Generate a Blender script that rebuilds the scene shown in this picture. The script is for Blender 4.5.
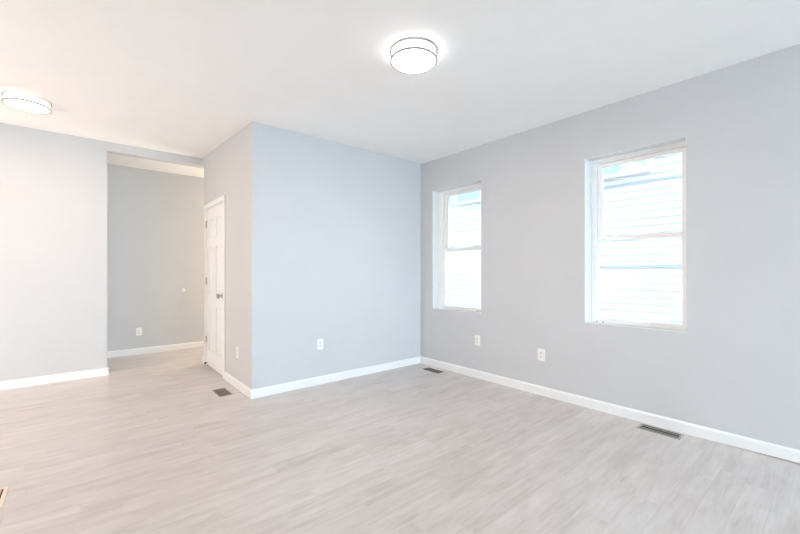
import bpy, bmesh, math, random
from mathutils import Vector, Matrix

for o in list(bpy.data.objects):
    bpy.data.objects.remove(o)
SC = bpy.context.scene
COL = SC.collection
R = math.radians

# ------------------------------------------------------------------ camera, world, light, exposure
EYE = 1.2319
D, W, XS, L = 3.7322, 3.5221, 1.2661, 5.7052      # back wall, right wall, closet side wall, left wall
H, HL = 2.70, 2.7946                               # ceiling over the main room / over the far left end
cd = bpy.data.cameras.new('camera')
cd.sensor_fit = 'HORIZONTAL'
cd.sensor_width = 36.0
cd.lens = 376.4285 / 800 * 36
cd.shift_y = (272.1357 - 267) / 800
cd.clip_start = 0.05
cam = bpy.data.objects.new('camera', cd)
COL.objects.link(cam)
cam.location = (0, 0, EYE)
cam.rotation_euler = (R(90), 0, -0.7023)
SC.camera = cam

SC.view_settings.view_transform = 'Standard'
SC.view_settings.look = 'None'
SC.view_settings.gamma = 1.0
SC.view_settings.use_curve_mapping = False
SC.view_settings.exposure = 0.08

SKY = 28.5                       # overcast sky radiance
LAMP_MAIN = 4.6                # neutral white drum
LAMP_HALL = 1.7                # warm white drum
world = bpy.data.worlds.new('overcast_sky')
SC.world = world
world.use_nodes = True
wn = world.node_tree
wn.nodes.clear()
wo = wn.nodes.new('ShaderNodeOutputWorld')
wb = wn.nodes.new('ShaderNodeBackground')
wb.inputs[0].default_value = (0.79, 0.945, 1.07, 1)
wb.inputs[1].default_value = SKY
wn.links.new(wb.outputs[0], wo.inputs[0])



def portal(loc, rot, sx, sy):
    ld = bpy.data.lights.new('daylight_portal', 'AREA')
    ld.shape = 'RECTANGLE'
    ld.size, ld.size_y = sx, sy
    ld.cycles.is_portal = True
    lo = bpy.data.objects.new('daylight_portal', ld)
    COL.objects.link(lo)
    lo.location = loc
    lo.rotation_euler = rot


XW, YF, YH = -4.2, -4.5, 6.862      # west wall, front wall behind the viewpoint, hall back wall
FWIN = [(0.90, 2.10, 0.30, 2.55), (2.22, 3.42, 0.30, 2.55)]     # unseen front windows added for daylight: x0 x1 z0 z1
HWIN = (6.14, 6.50, 0.9, 1.9)                                # window at the hall's far end
for a_, b_, c_, d_ in FWIN:
    portal(((a_ + b_) / 2, YF - .02, (c_ + d_) / 2), (R(90), 0, 0), b_ - a_, d_ - c_)
portal((XW - .02, (HWIN[0] + HWIN[1]) / 2, (HWIN[2] + HWIN[3]) / 2), (0, R(-90), 0), HWIN[3] - HWIN[2], HWIN[1] - HWIN[0])
portal((W + .30, 3.08, 1.53), (0, R(90), 0), 1.56, .86)
portal((W + .30, 1.14, 1.52), (0, R(90), 0), 1.56, .86)



def ceiling_spot(name, loc, radius, watts, col):
    """round downward lamp light just under a ceiling fitting"""
    ld = bpy.data.lights.new(name, 'AREA')
    ld.shape = 'DISK'
    ld.size = radius * 2
    ld.energy = watts
    ld.color = col
    lo = bpy.data.objects.new(name, ld)
    COL.objects.link(lo)
    lo.location = loc
    return lo


WARM = (1.0, 0.80, 0.62)
for x_, y_, z_, p_, c_ in ((-3.4, 3.9, 1.0, 158, (1.0, .86, .72)), (3.2, 6.15, 1.5, 92, (1.0, .84, .64))):
    ld_ = bpy.data.lights.new('warm_fill', 'POINT')      # unseen warm fill added left of the frame and in the hall
    ld_.energy, ld_.color, ld_.shadow_soft_size = p_, c_, .12
    lo_ = bpy.data.objects.new('warm_fill', ld_)
    COL.objects.link(lo_)
    lo_.location = (x_, y_, z_)

SC.cycles.use_denoising = True
SC.cycles.max_bounces = 14
SC.cycles.diffuse_bounces = 8
SC.cycles.transparent_max_bounces = 12
SC.cycles.sample_clamp_indirect = 8.0


# ------------------------------------------------------------------ materials
def mat(name, col, rough=0.5, metal=0.0, spec=0.5, noise=0.0, nscale=40.0, bump=0.0, bscale=200.0):
    m = bpy.data.materials.new(name)
    m.use_nodes = True
    nt = m.node_tree
    b = nt.nodes['Principled BSDF']
    b.inputs['Base Color'].default_value = (*col, 1)
    b.inputs['Roughness'].default_value = rough
    b.inputs['Metallic'].default_value = metal
    b.inputs['Specular IOR Level'].default_value = spec
    tc = nt.nodes.new('ShaderNodeTexCoord')
    if noise > 0:
        n = nt.nodes.new('ShaderNodeTexNoise')
        n.inputs['Scale'].default_value = nscale
        n.inputs['Detail'].default_value = 4
        nt.links.new(tc.outputs['Object'], n.inputs['Vector'])
        r = nt.nodes.new('ShaderNodeValToRGB')
        r.color_ramp.elements[0].position = 0.3
        r.color_ramp.elements[1].position = 0.7
        r.color_ramp.elements[0].color = (*[c * (1 - noise) for c in col], 1)
        r.color_ramp.elements[1].color = (*[min(1, c * (1 + noise)) for c in col], 1)
        nt.links.new(n.outputs['Fac'], r.inputs[0])
        nt.links.new(r.outputs[0], b.inputs['Base Color'])
    if bump > 0:
        n2 = nt.nodes.new('ShaderNodeTexNoise')
        n2.inputs['Scale'].default_value = bscale
        nt.links.new(tc.outputs['Object'], n2.inputs['Vector'])
        bp = nt.nodes.new('ShaderNodeBump')
        bp.inputs['Strength'].default_value = bump
        bp.inputs['Distance'].default_value = 0.002
        nt.links.new(n2.outputs['Fac'], bp.inputs['Height'])
        nt.links.new(bp.outputs[0], b.inputs['Normal'])
    return m


def emit(name, col, strength):
    m = bpy.data.materials.new(name)
    m.use_nodes = True
    nt = m.node_tree
    b = nt.nodes['Principled BSDF']
    b.inputs['Base Color'].default_value = (0.9, 0.9, 0.9, 1)
    b.inputs['Roughness'].default_value = 0.4
    b.inputs['Emission Color'].default_value = (*col, 1)
    b.inputs['Emission Strength'].default_value = strength
    return m


def glass_mat():
    m = bpy.data.materials.new('window_glass')
    m.use_nodes = True
    nt = m.node_tree
    nt.nodes.clear()
    o = nt.nodes.new('ShaderNodeOutputMaterial')
    t = nt.nodes.new('ShaderNodeBsdfTransparent')
    t.inputs[0].default_value = (0.95, 0.98, 0.98, 1)
    g = nt.nodes.new('ShaderNodeBsdfGlossy')
    g.inputs['Roughness'].default_value = 0.02
    f = nt.nodes.new('ShaderNodeFresnel')
    f.inputs[0].default_value = 1.45
    mx = nt.nodes.new('ShaderNodeMixShader')
    nt.links.new(f.outputs[0], mx.inputs[0])
    nt.links.new(t.outputs[0], mx.inputs[1])
    nt.links.new(g.outputs[0], mx.inputs[2])
    nt.links.new(mx.outputs[0], o.inputs[0])
    return m


def floor_mat():
    PW, PL = 0.125, 0.95
    m = bpy.data.materials.new('washed_oak_plank')
    m.use_nodes = True
    nt = m.node_tree
    N, K = nt.nodes, nt.links
    b = N['Principled BSDF']
    tc = N.new('ShaderNodeTexCoord')
    sp = N.new('ShaderNodeSeparateXYZ')
    K.new(tc.outputs['Object'], sp.inputs[0])

    def mth(op, a, c=None, d=None):
        n = N.new('ShaderNodeMath')
        n.operation = op
        for i, v in enumerate((a, c, d)):
            if v is None:
                continue
            if isinstance(v, (int, float)):
                n.inputs[i].default_value = v
            else:
                K.new(v, n.inputs[i])
        return n.outputs[0]
    yr = mth('DIVIDE', sp.outputs['Y'], PW)
    row = mth('FLOOR', yr)
    fy = mth('FRACT', yr)
    wn1 = N.new('ShaderNodeTexWhiteNoise')
    wn1.noise_dimensions = '1D'
    K.new(row, wn1.inputs['W'])
    xr = mth('ADD', mth('DIVIDE', sp.outputs['X'], PL), wn1.outputs['Value'])
    colm = mth('FLOOR', xr)
    fx = mth('FRACT', xr)
    cmb = N.new('ShaderNodeCombineXYZ')
    K.new(row, cmb.inputs[0])
    K.new(colm, cmb.inputs[1])
    wn2 = N.new('ShaderNodeTexWhiteNoise')
    wn2.noise_dimensions = '2D'
    K.new(cmb.outputs[0], wn2.inputs['Vector'])
    rnd = wn2.outputs['Value']
    # grain streaks along the plank, shifted for each plank

    def grain(sx, sy, scale, detail, dist):
        c = N.new('ShaderNodeCombineXYZ')
        K.new(mth('MULTIPLY', sp.outputs['X'], sx), c.inputs[0])
        K.new(mth('MULTIPLY', sp.outputs['Y'], sy), c.inputs[1])
        K.new(mth('MULTIPLY', rnd, 37.0), c.inputs[2])
        n = N.new('ShaderNodeTexNoise')
        n.inputs['Scale'].default_value = scale
        n.inputs['Detail'].default_value = detail
        n.inputs['Distortion'].default_value = dist
        K.new(c.outputs[0], n.inputs['Vector'])
        return n.outputs['Fac']
    g1 = grain(1.3, 15.0, 1.5, 7, 0.6)
    g2 = grain(6.0, 70.0, 1.5, 6, 0.5)
    g3 = grain(2.0, 5.0, 1.5, 5, 1.0)
    v = mth('ADD', mth('MULTIPLY', g1, 0.50), mth('MULTIPLY', g2, 0.30))
    v = mth('ADD', v, mth('MULTIPLY', g3, 0.40))
    v = mth('ADD', v, mth('MULTIPLY', mth('SUBTRACT', rnd, 0.5), FL_PLANK))
    rp = N.new('ShaderNodeValToRGB')
    e = rp.color_ramp.elements
    e[0].position, e[0].color = 0.37, (*FL_DARK, 1)
    e[1].position, e[1].color = 0.80, (*FL_LIGHT, 1)
    x = e.new(0.58)
    x.color = (*[(a * .45 + c * .55) for a, c in zip(FL_DARK, FL_LIGHT)], 1)
    K.new(v, rp.inputs[0])
    # seams
    def edge(f, w):
        d = mth('MINIMUM', f, mth('SUBTRACT', 1.0, f))
        return mth('LESS_THAN', d, w)
    seam = mth('MAXIMUM', edge(fy, 0.0016 / PW), edge(fx, 0.0012 / PL))
    mx = N.new('ShaderNodeMix')
    mx.data_type = 'RGBA'
    K.new(mth('MULTIPLY', seam, 0.18), mx.inputs['Factor'])
    K.new(rp.outputs[0], mx.inputs['A'])
    mx.inputs['B'].default_value = (0.22, 0.19, 0.17, 1)
    K.new(mx.outputs['Result'], b.inputs['Base Color'])
    b.inputs['Roughness'].default_value = 0.42
    K.new(mth('ADD', mth('MULTIPLY', g2, 0.06), 0.27), b.inputs['Roughness'])
    b.inputs['Specular IOR Level'].default_value = 0.85
    bp = N.new('ShaderNodeBump')
    bp.inputs['Strength'].default_value = 0.02
    bp.inputs['Distance'].default_value = 0.001
    K.new(g2, bp.inputs['Height'])
    K.new(bp.outputs[0], b.inputs['Normal'])
    return m


FL_DARK, FL_LIGHT, FL_PLANK = (0.435, 0.390, 0.369), (0.65, 0.608, 0.590), 0.10
WALL = (0.603, 0.618, 0.642)
M = {
    'wall': mat('pale_grey_wall_paint', WALL, 0.62, spec=0.3, noise=0.012, nscale=2.5, bump=0.05, bscale=350),
    'ceiling': mat('white_ceiling_paint', (0.93, 0.935, 0.94), 0.8, spec=0.2, noise=0.01, nscale=3, bump=0.04, bscale=250),
    'trim': mat('white_semigloss_trim', (0.85, 0.862, 0.875), 0.32, noise=0.008, nscale=8),
    'door': mat('white_door_paint', (0.84, 0.86, 0.88), 0.38, noise=0.008, nscale=6),
    'vinyl': mat('white_window_vinyl', (0.92, 0.93, 0.935), 0.35, noise=0.01, nscale=10),
    'liner': mat('recess_daylight_tint', (0.80, 0.83, 0.85), 0.5, noise=0.01, nscale=10),  # lighter than the wall paint, outside light put into the colour
    'plastic': mat('white_outlet_plastic', (0.88, 0.87, 0.85), 0.3, noise=0.01, nscale=60),
    'slot': mat('outlet_face_plastic', (0.80, 0.79, 0.77), 0.4, noise=0.02, nscale=60),
    'dark': mat('dark_duct_opening', (0.03, 0.028, 0.026), 0.7, noise=0.1, nscale=30),
    'nickel': mat('brushed_nickel', (0.46, 0.455, 0.45), 0.33, metal=1.0, noise=0.04, nscale=90),
    'satin': mat('satin_nickel_knob', (0.46, 0.44, 0.42), 0.28, metal=1.0, noise=0.04, nscale=60),
    'brass': mat('dull_hinge_metal', (0.55, 0.50, 0.44), 0.4, metal=0.7, noise=0.05, nscale=90),
    'register_silver': mat('silver_register_metal', (0.38, 0.37, 0.35), 0.42, metal=0.35, noise=0.04, nscale=60),
    'register_brown': mat('brown_register_metal', (0.27, 0.23, 0.17), 0.45, metal=0.3, noise=0.08, nscale=70),
    'register_grey': mat('grey_brown_register_metal', (0.20, 0.18, 0.16), 0.45, metal=0.3, noise=0.08, nscale=70),
    'register_wood': mat('pale_wood_register', (0.80, 0.64, 0.53), 0.45, noise=0.08, nscale=25),
    'siding': mat('white_vinyl_siding', (0.46, 0.448, 0.440), 0.55, noise=0.02, nscale=5),
    'flashing': mat('blue_grey_flashing', (0.26, 0.28, 0.295), 0.5, noise=0.03, nscale=20),
    'pane_far': mat('far_window_pane', (0.30, 0.36, 0.41), 0.3, noise=0.08, nscale=3),  # opaque blue-grey put in for sky reflected by the glass
    'ground': mat('gravel_ground', (0.38, 0.37, 0.35), 0.9, noise=0.25, nscale=18),
    'peg': mat('dark_matte_tip', (0.06, 0.05, 0.045), 0.7, noise=0.1, nscale=50),
    'glass': glass_mat(),
    'floor': floor_mat(),
    'lamp_main': emit('neutral_lit_diffuser', (1.0, 0.965, 0.93), LAMP_MAIN),
    'lamp_hall': emit('warm_lit_diffuser', (1.0, 0.90, 0.80), LAMP_HALL),
}


# ------------------------------------------------------------------ mesh helpers
def box(bm, x0, x1, y0, y1, z0, z1):
    if min(abs(x1 - x0), abs(y1 - y0), abs(z1 - z0)) < 1e-6:
        return []
    c = ((x0 + x1) / 2, (y0 + y1) / 2, (z0 + z1) / 2)
    s = Matrix.Diagonal((abs(x1 - x0), abs(y1 - y0), abs(z1 - z0), 1))
    return bmesh.ops.create_cube(bm, size=1, matrix=Matrix.Translation(c) @ s)['verts']


def lathe(bm, prof, seg=32, mtx=None):
    """prof: list of (r, z); spun about z."""
    rings = []
    for r, z in prof:
        if r < 1e-6:
            rings.append([bm.verts.new((0, 0, z))])
        else:
            rings.append([bm.verts.new((r * math.cos(2 * math.pi * k / seg), r * math.sin(2 * math.pi * k / seg), z)) for k in range(seg)])
    new = [v for rg in rings for v in rg]
    for a, b in zip(rings, rings[1:]):
        for k in range(seg):
            k2 = (k + 1) % seg
            if len(a) == 1 and len(b) > 1:
                bm.faces.new((a[0], b[k2], b[k]))
            elif len(b) == 1 and len(a) > 1:
                bm.faces.new((a[k], a[k2], b[0]))
            elif len(a) > 1:
                bm.faces.new((a[k], a[k2], b[k2], b[k]))
    if mtx is not None:
        bmesh.ops.transform(bm, matrix=mtx, verts=new)


def rounded_plate(bm, w, h, t, r=0.008, edge=0.002):
    """plate lying in xz, its back at y=0 and its face at y=-t; edges eased."""
    v = box(bm, -w / 2, w / 2, -t, 0, -h / 2, h / 2)
    es = [e for e in bm.edges if e.verts[0] in v and e.verts[1] in v]
    up = [e for e in es if abs(e.verts[0].co.y - e.verts[1].co.y) > t * .5]
    bmesh.ops.bevel(bm, geom=up, offset=r, segments=3, profile=0.5, affect='EDGES')
    front = [e for e in bm.edges if all(abs(q.co.y + t) < 1e-6 for q in e.verts)]
    bmesh.ops.bevel(bm, geom=front, offset=edge, segments=2, profile=0.5, affect='EDGES')


def obj(name, bm, m, parent=None, bevel=0.0, smooth=False):
    bmesh.ops.recalc_face_normals(bm, faces=bm.faces[:])
    me = bpy.data.meshes.new(name)
    bm.to_mesh(me)
    bm.free()
    me.materials.append(m)
    o = bpy.data.objects.new(name, me)
    COL.objects.link(o)
    if parent is not None:
        o.parent = parent
    if bevel > 0:
        md = o.modifiers.new('bevel', 'BEVEL')
        md.width = bevel
        md.segments = 2
        md.limit_method = 'ANGLE'
    if smooth:
        for p in me.polygons:
            p.use_smooth = True
        md = o.modifiers.new('smooth_angle', 'EDGE_SPLIT')
        md.split_angle = R(35)
    return o


def empty(name, loc, rz=0.0):
    o = bpy.data.objects.new(name, None)
    COL.objects.link(o)
    o.location = loc
    o.rotation_euler = (0, 0, rz)
    o.empty_display_size = 0.1
    return o


def tag(o, label, cat, group=None, kind=None):
    o['label'] = label
    o['category'] = cat
    if group:
        o['group'] = group
    if kind:
        o['kind'] = kind
    return o


def structure(o, label, cat):
    return tag(o, label, cat, kind='structure')


def BM():
    return bmesh.new()


# ------------------------------------------------------------------ the shell
TH = 0.12


def ceil_z(x, y):
    def s(t):
        t = max(0.0, min(1.0, t))
        return t
    return H + (HL - H) * s((y - D) / (L - D))


bm = BM()
box(bm, XW - TH, W + 0.2, YF - TH, YH + TH, -0.12, 0)
structure(obj('floor', bm, M['floor']), 'pale washed oak plank floor running through the room and hall', 'floor')

bm = BM()
xs_ = [XW - TH, XS, W + 0.2]
ys_ = [YF - TH, 2.0] + [D - .25 + k * 0.0625 for k in range(9)] + [D + .25 + (L - D - .25) * k / 6 for k in range(1, 7)] + [YH + TH]


def smooth_c(y):
    # straight ramp with eased ends
    w = 0.25
    t = y - D
    if t <= -w:
        r = 0
    elif t < w:
        r = (t + w) ** 2 / (4 * w)
    else:
        r = t
    return H + min(HL - H, (HL - H) / (L - D) * r) if y > D - w else H


low, top = {}, {}
for i, x in enumerate(xs_):
    for j, y in enumerate(ys_):
        low[i, j] = bm.verts.new((x, y, smooth_c(y)))
        top[i, j] = bm.verts.new((x, y, 2.95))
for i in range(len(xs_) - 1):
    for j in range(len(ys_) - 1):
        bm.faces.new((low[i, j], low[i, j + 1], low[i + 1, j + 1], low[i + 1, j]))
        bm.faces.new((top[i, j], top[i + 1, j], top[i + 1, j + 1], top[i, j + 1]))
nI, nJ = len(xs_) - 1, len(ys_) - 1
for i in range(nI):
    for j in (0, nJ):
        bm.faces.new((low[i, j], low[i + 1, j], top[i + 1, j], top[i, j]))
for j in range(nJ):
    for i in (0, nI):
        bm.faces.new((low[i, j], low[i, j + 1], top[i, j + 1], top[i, j]))
structure(obj('ceiling', bm, M['ceiling'], smooth=True), 'flat white ceiling over the whole room', 'ceiling')

# windows in the right wall: (wall opening y0,y1,z0,z1), frame spans (y0,y1)
WIN = {
    'window_1': dict(y0=2.709, y1=3.500, z0=0.752, z1=2.300, f0=2.665, f1=3.500, fw=0.075),
    'window_2': dict(y0=0.780, y1=1.541, z0=0.770, z1=2.270, f0=0.760, f1=1.541, fw=0.050),
}
XI, XF, XO = W, W + 0.112, W + 0.20       # room face, back of the drywall return, outside face


def wall_x(bm, x0, x1, y0, y1, z0, z1, holes):
    """wall slab normal to x with rectangular holes (sorted along y)"""
    cur = y0
    for a, b, c, d in sorted(holes):
        box(bm, x0, x1, cur, a, z0, z1)
        if c > z0:
            box(bm, x0, x1, a, b, z0, c)
        box(bm, x0, x1, a, b, d, z1)
        cur = b
    box(bm, x0, x1, cur, y1, z0, z1)


def wall_y(bm, y0, y1, x0, x1, z0, z1, holes):
    cur = x0
    for a, b, c, d in sorted(holes):
        box(bm, cur, a, y0, y1, z0, z1)
        if c > z0:
            box(bm, a, b, y0, y1, z0, c)
        box(bm, a, b, y0, y1, d, z1)
        cur = b
    box(bm, cur, x1, y0, y1, z0, z1)


bm = BM()
wall_x(bm, XI, XF, YF, YH + TH, 0, 2.90, [(w['y0'], w['y1'], w['z0'], w['z1']) for w in WIN.values()])
wall_x(bm, XF, XO, YF, YH + TH, 0, 2.90, [(w['f0'], w['f1'], w['z0'] - 0.005, w['z1'] + 0.005) for w in WIN.values()])
structure(obj('wall_right', bm, M['wall']), 'pale grey wall with the two sash windows', 'wall')

bm = BM()
box(bm, XS, W, D, D + TH, 0, 2.75)
structure(obj('wall_back', bm, M['wall']), 'pale blue-grey back wall between the outside corner and the windows', 'wall')

CE, HEAD = 5.60, 2.690                  # far end of the side wall, head of the hall opening
DY0, DY1, DZ = 4.665, 5.48, 2.065       # door opening in the closet's side wall
bm = BM()
wall_x(bm, XS, XS + TH, D + TH, CE, 0, 2.90, [(DY0, DY1, 0, DZ)])
box(bm, XS, XS + TH, CE, L + TH, HEAD, 2.90)
structure(obj('wall_closet', bm, M['wall']), 'cream-lit side wall holding the white panelled door', 'wall')

OX0 = 0.235                              # left jamb of the hall opening
bm = BM()
wall_y(bm, L, L + TH, XW, XS, 0, 2.90, [(OX0, XS, 0, HEAD)])
structure(obj('wall_left', bm, M['wall']), 'warm-lit wall left of the hall opening', 'wall')

bm = BM()
wall_y(bm, YH, YH + TH, XW, W, 0, 2.90, [])
structure(obj('wall_hall', bm, M['wall']), 'grey back wall of the hall seen through the opening', 'wall')

bm = BM()
wall_y(bm, YF - TH, YF, XW - TH, XO, 0, 2.90, FWIN)
structure(obj('wall_front', bm, M['wall']), 'grey wall with two added daylight windows behind the viewpoint', 'wall')

bm = BM()
wall_x(bm, XW - TH, XW, YF, YH + TH, 0, 2.90, [HWIN])
structure(obj('wall_west', bm, M['wall']), 'grey wall far out of the frame on the left', 'wall')

# baseboards -------------------------------------------------------
BH, BT = 0.088, 0.014


def baseboard(bm, p0, p1, n, lift=(0, 0)):
    """profile swept from p0 to p1; n = unit normal into the room"""
    prof = [(0, 0), (BT, 0), (BT, BH - 0.016), (BT - 0.003, BH - 0.008), (BT - 0.008, BH - 0.002), (BT - .011, BH), (0, BH)]
    ra = [bm.verts.new((p0[0] + n[0] * d, p0[1] + n[1] * d, max(z, lift[0]))) for d, z in prof]
    rb = [bm.verts.new((p1[0] + n[0] * d, p1[1] + n[1] * d, max(z, lift[1]))) for d, z in prof]
    k = len(prof)
    for i in range(k):
        j = (i + 1) % k
        bm.faces.new((ra[i], ra[j], rb[j], rb[i]))
    bm.faces.new(ra)
    bm.faces.new(rb[::-1])


bm = BM()
baseboard(bm, (W, D - BT), (W, 0.75), (-1, 0))
baseboard(bm, (W, 0.75), (W, -0.6), (-1, 0), (0.0, 0.022))
baseboard(bm, (W, -0.6), (W, YF), (-1, 0), (0.022, 0.022))
structure(obj('baseboard_right', bm, M['trim']), 'white baseboard along the window wall', 'baseboard')
bm = BM()
baseboard(bm, (XS - BT, D), (W, D), (0, -1))
structure(obj('baseboard_back', bm, M['trim']), 'white baseboard along the blue-grey back wall', 'baseboard')
bm = BM()
baseboard(bm, (XS, D), (XS, DY0 - 0.058), (-1, 0))
baseboard(bm, (XS, DY1 + 0.062), (XS, CE + BT), (-1, 0))
baseboard(bm, (XS - BT, CE), (XS + TH, CE), (0, 1))
structure(obj('baseboard_closet', bm, M['trim']), 'white baseboard on the side wall either side of the door', 'baseboard')
bm = BM()
baseboard(bm, (XW, L), (OX0 + BT, L), (0, -1))
baseboard(bm, (OX0, L), (OX0, L + TH), (1, 0))
structure(obj('baseboard_left', bm, M['trim']), 'white baseboard ending at the hall opening', 'baseboard')
bm = BM()
baseboard(bm, (XW, YH), (W, YH), (0, -1))
structure(obj('baseboard_hall', bm, M['trim']), 'white baseboard along the grey hall wall', 'baseboard')


# ------------------------------------------------------------------ windows
def frame_ring(bm, x0, x1, y0, y1, z0, z1, wl, wr, wb, wt):
    """ring in the yz plane; wl = width at y1 (left seen from the room), wr at y0"""
    box(bm, x0, x1, y0, y0 + wr, z0, z1)
    box(bm, x0, x1, y1 - wl, y1, z0, z1)
    box(bm, x0, x1, y0 + wr, y1 - wl, z0, z0 + wb)
    box(bm, x0, x1, y0 + wr, y1 - wl, z1 - wt, z1)


def make_window(name, label, w, zm, specks):
    f0, f1, z0, z1, fw = w['f0'], w['f1'], w['z0'], w['z1'], w['fw']
    root = empty(name, (XF, (f0 + f1) / 2, z0))
    structure(root, label, 'window')
    inv = Matrix.Translation(-root.location)

    def part(nm, bm, m, parent=root, bevel=0.003):
        bmesh.ops.transform(bm, matrix=inv, verts=bm.verts[:])
        return obj(nm, bm, m, parent, bevel)
    # thin recess skin, its lighter colour carrying the outside light
    bm = BM()
    a, b = w['y0'], w['y1']
    box(bm, W + .001, XF, b - .004, b, z0, z1)
    box(bm, W + .001, XF, a, a + .004, z0, z1)
    box(bm, W + .001, XF, a + .004, b - .004, z1 - .004, z1)
    box(bm, W + .001, XF, a + .004, b - .004, z0, z0 + .004)
    part('recess_daylight_skin', bm, M['liner'], root, 0)
    # outer vinyl frame with a stepped jamb
    bm = BM()
    frame_ring(bm, XF, XF + 0.075, f0, f1, z0, z1, fw * .45, .026, .014, .026)
    frame_ring(bm, XF + 0.012, XF + 0.075, f0 + .026, f1 - fw * .45, z0 + .014, z1 - .026, fw * .55, .016, .004, .012)
    part('window_frame', bm, M['vinyl'])
    y0, y1 = f0 + .042, f1 - fw
    # upper sash (outer track)
    bm = BM()
    frame_ring(bm, XF + .044, XF + .066, y0, y1, zm - .018, z1 - .038, .042, .042, .036, .034)
    us = part('upper_sash', bm, M['vinyl'])
    bm = BM()
    box(bm, XF + .053, XF + .057, y0 + .040, y1 - .040, zm + .016, z1 - .070)
    part('pane', bm, M['glass'], us, 0)
    # lower sash (inner track)
    bm = BM()
    frame_ring(bm, XF + .014, XF + .040, y0 - .008, y1 + .022, z0 + .018, zm + .018, .042, .042, .024, .036)
    box(bm, XF + .006, XF + .014, y0 + .10, y1 - .10, z0 + .030, z0 + .038)      # lift rail
    ls = part('lower_sash', bm, M['vinyl'])
    bm = BM()
    box(bm, XF + .025, XF + .029, y0 + .030, y1 - .018, z0 + .040, zm - .016)
    part('pane', bm, M['glass'], ls, 0)
    # sash locks on the meeting rail
    for t in (0.24, 0.76):
        yc = y0 + (y1 - y0) * t
        bm = BM()
        box(bm, XF + .010, XF + .040, yc - .034, yc + .034, zm + .0175, zm + .024)
        box(bm, XF + .016, XF + .034, yc - .018, yc + .022, zm + .024, zm + .032)
        part('sash_lock', bm, M['vinyl'], root, .002)
    # dark screw heads at the foot of the frame
    for yy in specks:
        bm = BM()
        lathe(bm, [(0, 0.003), (.004, .0025), (.0055, 0)], 12,
              Matrix.Translation((XF - 0.0, yy, z0 + .008)) @ Matrix.Rotation(R(-90), 4, 'Y'))
        part('screw', bm, M['peg'], root, 0)
    return root


make_window('window_1', 'narrower white double-hung sash window nearest the room corner', WIN['window_1'], 1.528, (2.835, 2.858))
make_window('window_2', 'larger white double-hung sash window on the right', WIN['window_2'], 1.535, (1.478, 1.425))


def far_window(name, label, x0, x1, y0, y1, z0, z1, alongx):
    root = empty(name, ((x0 + x1) / 2, (y0 + y1) / 2, z0))
    structure(root, label, 'window')
    inv = Matrix.Translation(-root.location)
    bm = BM()
    if alongx:
        for a, b, c, d in ((x0, x0 + .06, z0, z1), (x1 - .06, x1, z0, z1), (x0 + .06, x1 - .06, z0, z0 + .06), (x0 + .06, x1 - .06, z1 - .06, z1),
                           (x0 + .06, x1 - .06, (z0 + z1) / 2 - .025, (z0 + z1) / 2 + .025)):
            box(bm, a, b, y0, y1, c, d)
    else:
        frame_ring(bm, x0, x1, y0, y1, z0, z1, .06, .06, .06, .06)
        box(bm, x0, x1, y0 + .06, y1 - .06, (z0 + z1) / 2 - .025, (z0 + z1) / 2 + .025)
    bmesh.ops.transform(bm, matrix=inv, verts=bm.verts[:])
    obj('window_frame', bm, M['vinyl'], root)
    bm = BM()
    if alongx:
        ym = (y0 + y1) / 2
        box(bm, x0 + .05, x1 - .05, ym - .003, ym + .003, z0 + .05, z1 - .05)
    else:
        xm = (x0 + x1) / 2
        box(bm, xm - .003, xm + .003, y0 + .05, y1 - .05, z0 + .05, z1 - .05)
    bmesh.ops.transform(bm, matrix=inv, verts=bm.verts[:])
    obj('pane', bm, M['glass'], root)


far_window('window_3', 'unseen front window added for daylight behind the viewpoint, on its left', FWIN[0][0], FWIN[0][1], YF - .10, YF - .04, FWIN[0][2], FWIN[0][3], True)
far_window('window_4', 'unseen front window added for daylight behind the viewpoint, on its right', FWIN[1][0], FWIN[1][1], YF - .10, YF - .04, FWIN[1][2], FWIN[1][3], True)
far_window('window_5', 'window at the unseen left end of the hall', XW - .10, XW - .04, HWIN[0], HWIN[1], HWIN[2], HWIN[3], False)


# ------------------------------------------------------------------ the panelled door
door = empty('door_1', (XS, (DY0 + DY1) / 2, 0))
structure(door, 'closed white six-panel door with a round silver knob', 'door')
DI = Matrix.Translation(-door.location)


def dpart(nm, bm, m, parent=door, bevel=0.0, smooth=False):
    bmesh.ops.transform(bm, matrix=DI, verts=bm.verts[:])
    return obj(nm, bm, m, parent, bevel, smooth)


bm = BM()
CW, CT = 0.058, 0.015
box(bm, XS - CT, XS, DY0 - CW, DY0 + .004, 0, DZ + CW)
box(bm, XS - CT, XS, DY1 - .004, DY1 + CW, 0, DZ + CW)
box(bm, XS - CT, XS, DY0 + .004, DY1 - .004, DZ - .004, DZ + CW)
dpart('casing', bm, M['trim'], bevel=.004)
bm = BM()
box(bm, XS, XS + TH, DY0, DY0 + .012, 0, DZ)
box(bm, XS, XS + TH, DY1 - .012, DY1, 0, DZ)
box(bm, XS, XS + TH, DY0 + .012, DY1 - .012, DZ - .012, DZ)
dpart('jamb', bm, M['trim'])
# slab: stiles, rails and raised panels
SX0, SX1 = XS + .002, XS + .037
sy0, sy1, sz0, sz1 = DY0 + .015, DY1 - .015, 0.012, DZ - .015
bm = BM()
box(bm, SX0 + .010, SX1, sy0, sy1, sz0, sz1)
cols = [(sy0 + .105, (sy0 + sy1) / 2 - .045), ((sy0 + sy1) / 2 + .045, sy1 - .105)]
rows = [(0.22, 0.80), (0.93, 1.56), (1.67, 1.90)]
ycuts = [sy0, cols[0][0], cols[0][1], cols[1][0], cols[1][1], sy1]
for a, b in ((ycuts[0], ycuts[1]), (ycuts[2], ycuts[3]), (ycuts[4], ycuts[5])):
    box(bm, SX0, SX0 + .011, a, b, sz0, sz1)
zc = [sz0] + [q for r in rows for q in r] + [sz1]
for (a, b) in cols:
    for k in range(0, len(zc), 2):
        box(bm, SX0, SX0 + .011, a, b, zc[k], zc[k + 1])
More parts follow.
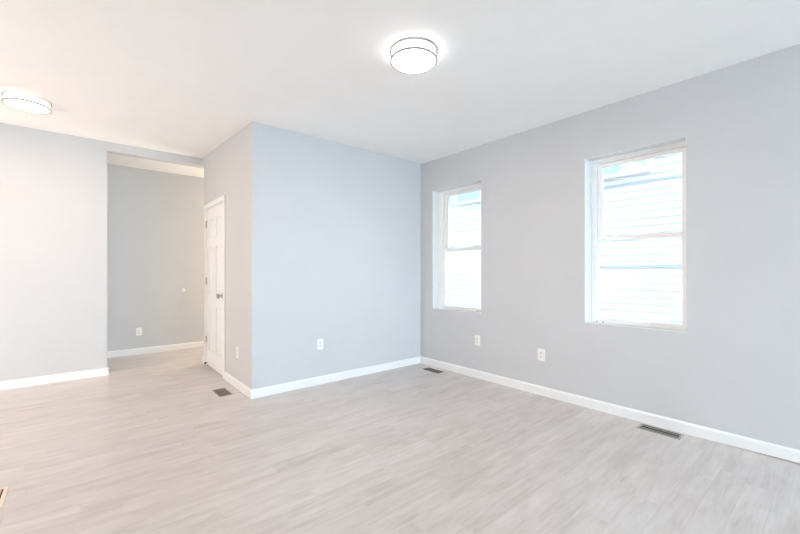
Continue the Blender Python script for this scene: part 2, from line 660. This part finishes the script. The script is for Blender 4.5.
for a, b in cols:
    for c, d in rows:                                   # raised field with sloping edges
        o = [(a + .012, c + .012), (b - .012, c + .012), (b - .012, d - .012), (a + .012, d - .012)]
        i = [(a + .040, c + .040), (b - .040, c + .040), (b - .040, d - .040), (a + .040, d - .040)]
        vo = [bm.verts.new((SX0 + .0098, y, z)) for y, z in o]
        vi = [bm.verts.new((SX0 + .003, y, z)) for y, z in i]
        for k in range(4):
            bm.faces.new((vo[k], vo[(k + 1) % 4], vi[(k + 1) % 4], vi[k]))
        bm.faces.new(vi)
        bm.faces.new(vo[::-1])
slab = dpart('slab', bm, M['door'])
KY, KZ = DY0 + .075, 0.950
bm = BM()
rotx = Matrix.Translation((XS + .002, KY, KZ)) @ Matrix.Rotation(R(-90), 4, 'Y')
lathe(bm, [(0, .008), (.022, .008), (.031, .005), (.033, 0)], 28, rotx)
lathe(bm, [(.011, .007), (.011, .030)], 20, rotx)
prof = [(.011, .028), (.020, .031), (.027, .038), (.0295, .047), (.027, .056), (.019, .063), (0, .066)]
lathe(bm, prof, 28, rotx)
dpart('knob', bm, M['satin'], smooth=True)
for hz in (1.865, 1.115, 0.345):
    bm = BM()
    lathe(bm, [(0, -.046), (.0045, -.046), (.0075, -.042), (.0075, .042), (.0045, .046), (0, .046)], 14,
          Matrix.Translation((XS - .006, DY1 - .013, hz)))
    box(bm, XS - .001, XS + .003, DY1 - .043, DY1 - .014, hz - .044, hz + .044)
    dpart('hinge', bm, M['brass'], smooth=True)

t = empty('door_peg', (XS + .002, DY1 - .05, .038))  # short dark-tipped peg at the door's hinge-side foot
tag(t, 'small dark-tipped peg low on the white door beside its lowest hinge', 'door stop')
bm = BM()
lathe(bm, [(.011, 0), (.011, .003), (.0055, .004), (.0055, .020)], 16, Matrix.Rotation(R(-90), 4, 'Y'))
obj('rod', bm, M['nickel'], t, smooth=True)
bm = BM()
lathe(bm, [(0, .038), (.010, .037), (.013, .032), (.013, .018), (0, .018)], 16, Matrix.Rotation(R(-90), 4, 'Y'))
obj('tip', bm, M['peg'], t, smooth=True)


# ------------------------------------------------------------------ ceiling lamps
def drum_lamp(label, x, y, z, r, m, rods, watts, col):
    t = empty('ceiling_lamp', (x, y, z))
    tag(t, label, 'ceiling light', 'flush drum ceiling lights')
    bm = BM()
    lathe(bm, [(0, 0), (r * .93, 0), (r * .93, -.010), (0, -.010)], 48)
    obj('canopy', bm, M['nickel'], t, smooth=True)
    bm = BM()
    lathe(bm, [(0, -.010), (r * .93, -.010), (r * .935, -.020), (r * .935, -.060), (r * .92, -.068), (r * .6, -.0715), (0, -.073)], 64)
    obj('diffuser', bm, m, t, smooth=True)
    for z0, z1 in ((-.004, -.0125), (-.058, -.068)):
        bm = BM()
        lathe(bm, [(r * .94, z0), (r, z0), (r, z1), (r * .94, z1), (r * .94, z0)], 64)
        obj('ring', bm, M['nickel'], t, smooth=True)
    for a in rods:
        bm = BM()
        lathe(bm, [(0, -.0125), (.0028, -.0125), (.0028, -.058), (0, -.058)], 10,
              Matrix.Translation((r * .985 * math.cos(a), r * .985 * math.sin(a), 0)))
        obj('rod', bm, M['nickel'], t, smooth=True)
    lo = ceiling_spot('lamp_light', (0, 0, -.0745), r * .88, watts, col)
    lo.parent = t
    return t


drum_lamp('round white drum light with silver rings in the middle of the ceiling', 1.690, 1.855, H, .156, M['lamp_main'],
          [R(56), R(86), R(176), R(266), R(326)], 14, (1.0, 0.76, 0.60))
drum_lamp('round warm drum light with silver rings near the left wall', -.360, 4.612, smooth_c(4.612) + .002, .157, M['lamp_hall'],
          [R(30), R(120), R(210), R(300)], 10, (1.0, .68, .45))


# ------------------------------------------------------------------ power outlets
def outlet(label, loc, rz, proto=[None]):
    if proto[0] is None:
        t = empty('power_outlet', loc, rz)
        bm = BM()
        rounded_plate(bm, .074, .118, .0055)
        obj('cover_plate', bm, M['plastic'], t)
        for s in (-1, 1):
            bm = BM()
            rounded_plate(bm, .033, .028, .0022, .010, .0007)
            bmesh.ops.transform(bm, matrix=Matrix.Translation((0, -.0055, s * .0195)), verts=bm.verts[:])
            rc = obj('receptacle', bm, M['slot'], t)
            bm = BM()
            for sx, h in ((-.0065, .009), (.0065, .007)):
                box(bm, sx - .0009, sx + .0009, -.0083, -.0075, s * .0195 + .003 - h / 2, s * .0195 + .003 + h / 2)
            lathe(bm, [(0, 0.0083), (.0025, .0083), (.0025, .0075)], 10,
                  Matrix.Translation((0, 0, s * .0195 - .008)) @ Matrix.Rotation(R(90), 4, 'X'))
            obj('slot', bm, M['dark'], rc)
        bm = BM()
        lathe(bm, [(0, .0067), (.002, .0066), (.003, .0055)], 12, Matrix.Rotation(R(90), 4, 'X'))
        obj('screw', bm, M['plastic'], t, smooth=True)
        proto[0] = t
    else:
        t = proto[0].copy()
        COL.objects.link(t)
        t.location = loc
        t.rotation_euler = (0, 0, rz)
        for c in proto[0].children:
            cc = c.copy()
            COL.objects.link(cc)
            cc.parent = t
            for g in c.children:
                gg = g.copy()
                COL.objects.link(gg)
                gg.parent = cc
    tag(t, label, 'power outlet', 'wall power outlets')
    return t


outlet('white power outlet in the middle of the pale blue-grey back wall', (2.006, D, .4385), 0)
outlet('white power outlet below the narrower window, nearest the room corner', (W, 2.763, .437), R(-90))
outlet('white power outlet on the right wall between the two windows', (W, 1.967, .402), R(-90))
outlet('narrow-looking white outlet on the cream wall right of the door', (XS, 4.162, .380), R(-90))
outlet('white power outlet on the grey wall inside the hall', (.660, YH, .336), 0)

t = empty('wall_bumper', (1.245, YH, .945))
tag(t, 'small round white door-knob bumper on the grey hall wall', 'wall bumper')
bm = BM()
lathe(bm, [(.033, 0), (.033, .004), (.028, .009), (.012, .010)], 28, Matrix.Rotation(R(90), 4, 'X'))
obj('base', bm, M['plastic'], t, smooth=True)
bm = BM()
lathe(bm, [(.012, .0095), (.012, .014), (.007, .017), (0, .0175)], 20, Matrix.Rotation(R(90), 4, 'X'))
obj('bumper_pad', bm, M['plastic'], t, smooth=True)


# ------------------------------------------------------------------ floor registers
def register(label, x0, x1, y0, y1, rim, m_frame, m_grille, nslat, along='y', lip=.004, cover=.42):
    cx, cy = (x0 + x1) / 2, (y0 + y1) / 2
    t = empty('floor_register', (cx, cy, 0))
    tag(t, label, 'floor vent', 'floor registers')
    a, b = (x1 - x0) / 2, (y1 - y0) / 2
    bm = BM()
    for sx in (-1, 1):
        box(bm, sx * a, sx * (a - rim), -b, b, 0, lip)
    for sy in (-1, 1):
        box(bm, -(a - rim), a - rim, sy * b, sy * (b - rim), 0, lip)
    obj('frame', bm, m_frame, t, bevel=.0015)
    bm = BM()
    box(bm, -(a - rim), a - rim, -(b - rim), b - rim, 0, .0008)
    obj('duct_opening', bm, M['dark'], t)
    bm = BM()
    ia, ib = a - rim, b - rim
    for k in range(nslat):
        f = (k + .5) / nslat
        if along == 'y':      # slats run along the long y side
            x = -ia + 2 * ia * f
            box(bm, x - ia / nslat * cover, x + ia / nslat * cover, -ib, ib, .0008, lip * .8)
        else:
            y = -ib + 2 * ib * f
            box(bm, -ia, ia, y - ib / nslat * .40, y + ib / nslat * .40, .0008, lip * .8)
    if along != 'y':
        box(bm, -.003, .003, -ib, ib, .0008, lip * .85)
    obj('grille', bm, m_grille, t)
    return t


register('silver floor register by the baseboard below the larger window', 3.352, 3.480, .782, 1.068, .017, M['register_silver'], M['register_silver'], 2, 'y', .004, .15)
register('dark floor register in the corner of the room below the narrower window', 3.308, 3.420, 3.192, 3.472, .010, M['register_grey'], M['register_grey'], 18, 'x')
register('brown floor register beside the cream wall in front of the door', 1.040, 1.162, 3.985, 4.255, .012, M['register_brown'], M['register_brown'], 18, 'x')
register('pale wood floor register cut off by the left edge of the photo', -.462, -.318, 2.850, 3.105, .018, M['register_wood'], M['register_wood'], 5, 'y', .004, .2)

# ------------------------------------------------------------------ outside
NX = 6.6
house = empty('neighbouring_house', (NX, 3, -0.8))
tag(house, 'white clapboard house wall seen through both windows', 'house')
HI = Matrix.Translation(-house.location)


def hpart(nm, bm, m, parent=house):
    bmesh.ops.transform(bm, matrix=HI, verts=bm.verts[:])
    return obj(nm, bm, m, parent)


bm = BM()
EXP = 0.110
k = 0
z = -0.8
prev = None
YA, YB = -9.0, 16.0
while z < 13.0:
    pts = [(NX - .013, z), (NX - .007, z + EXP - .004), (NX - .002, z + EXP - .004), (NX - .002, z + EXP)]
    for px, pz in pts:
        a = bm.verts.new((px, YA, pz))
        b = bm.verts.new((px, YB, pz))
        if prev:
            bm.faces.new((prev[0], prev[1], b, a))
        prev = (a, b)
    z += EXP
hb = hpart('siding', bm, M['siding'])
bm = BM()
box(bm, NX + .02, NX + 4.0, YA, YB, -0.8, 13.1)
hpart('wall_body', bm, M['siding'])
for zz in (2.625, 1.319):
    bm = BM()
    box(bm, NX - .016, NX, -1.2, 4.3, zz - .022, zz + .022)
    hpart('flashing', bm, M['flashing'])
for ya, yb in ((1.88, 2.72), (5.02, 5.80)):
    bm = BM()
    frame_ring(bm, NX - .045, NX, ya, yb, 2.76, 4.1, .075, .075, .06, .06)
    box(bm, NX - .035, NX, ya + .075, yb - .075, 3.40, 3.44)
    f = hpart('window', bm, M['siding'])
    bm = BM()
    box(bm, NX - .026, NX - .019, ya + .07, yb - .07, 2.81, 4.05)
    hpart('pane', bm, M['pane_far'], f)

bm = BM()
box(bm, XW - TH, XO, YF - TH, YH + TH, 2.95, 13.0)  # unseen block added to keep sky light out of the side gap
box(bm, XW - TH, XO, YH + TH, 12.0, -0.8, 13.0)
structure(obj('gap_shade_mass', bm, M['siding']), 'unseen house mass above and behind the room, added to shade the gap', 'wall')
bm = BM()
box(bm, -14, 20, -18, 18, -1.0, -0.8)
tag(obj('ground', bm, M['ground']), 'gravel ground outside between the two houses', 'ground', kind='structure')
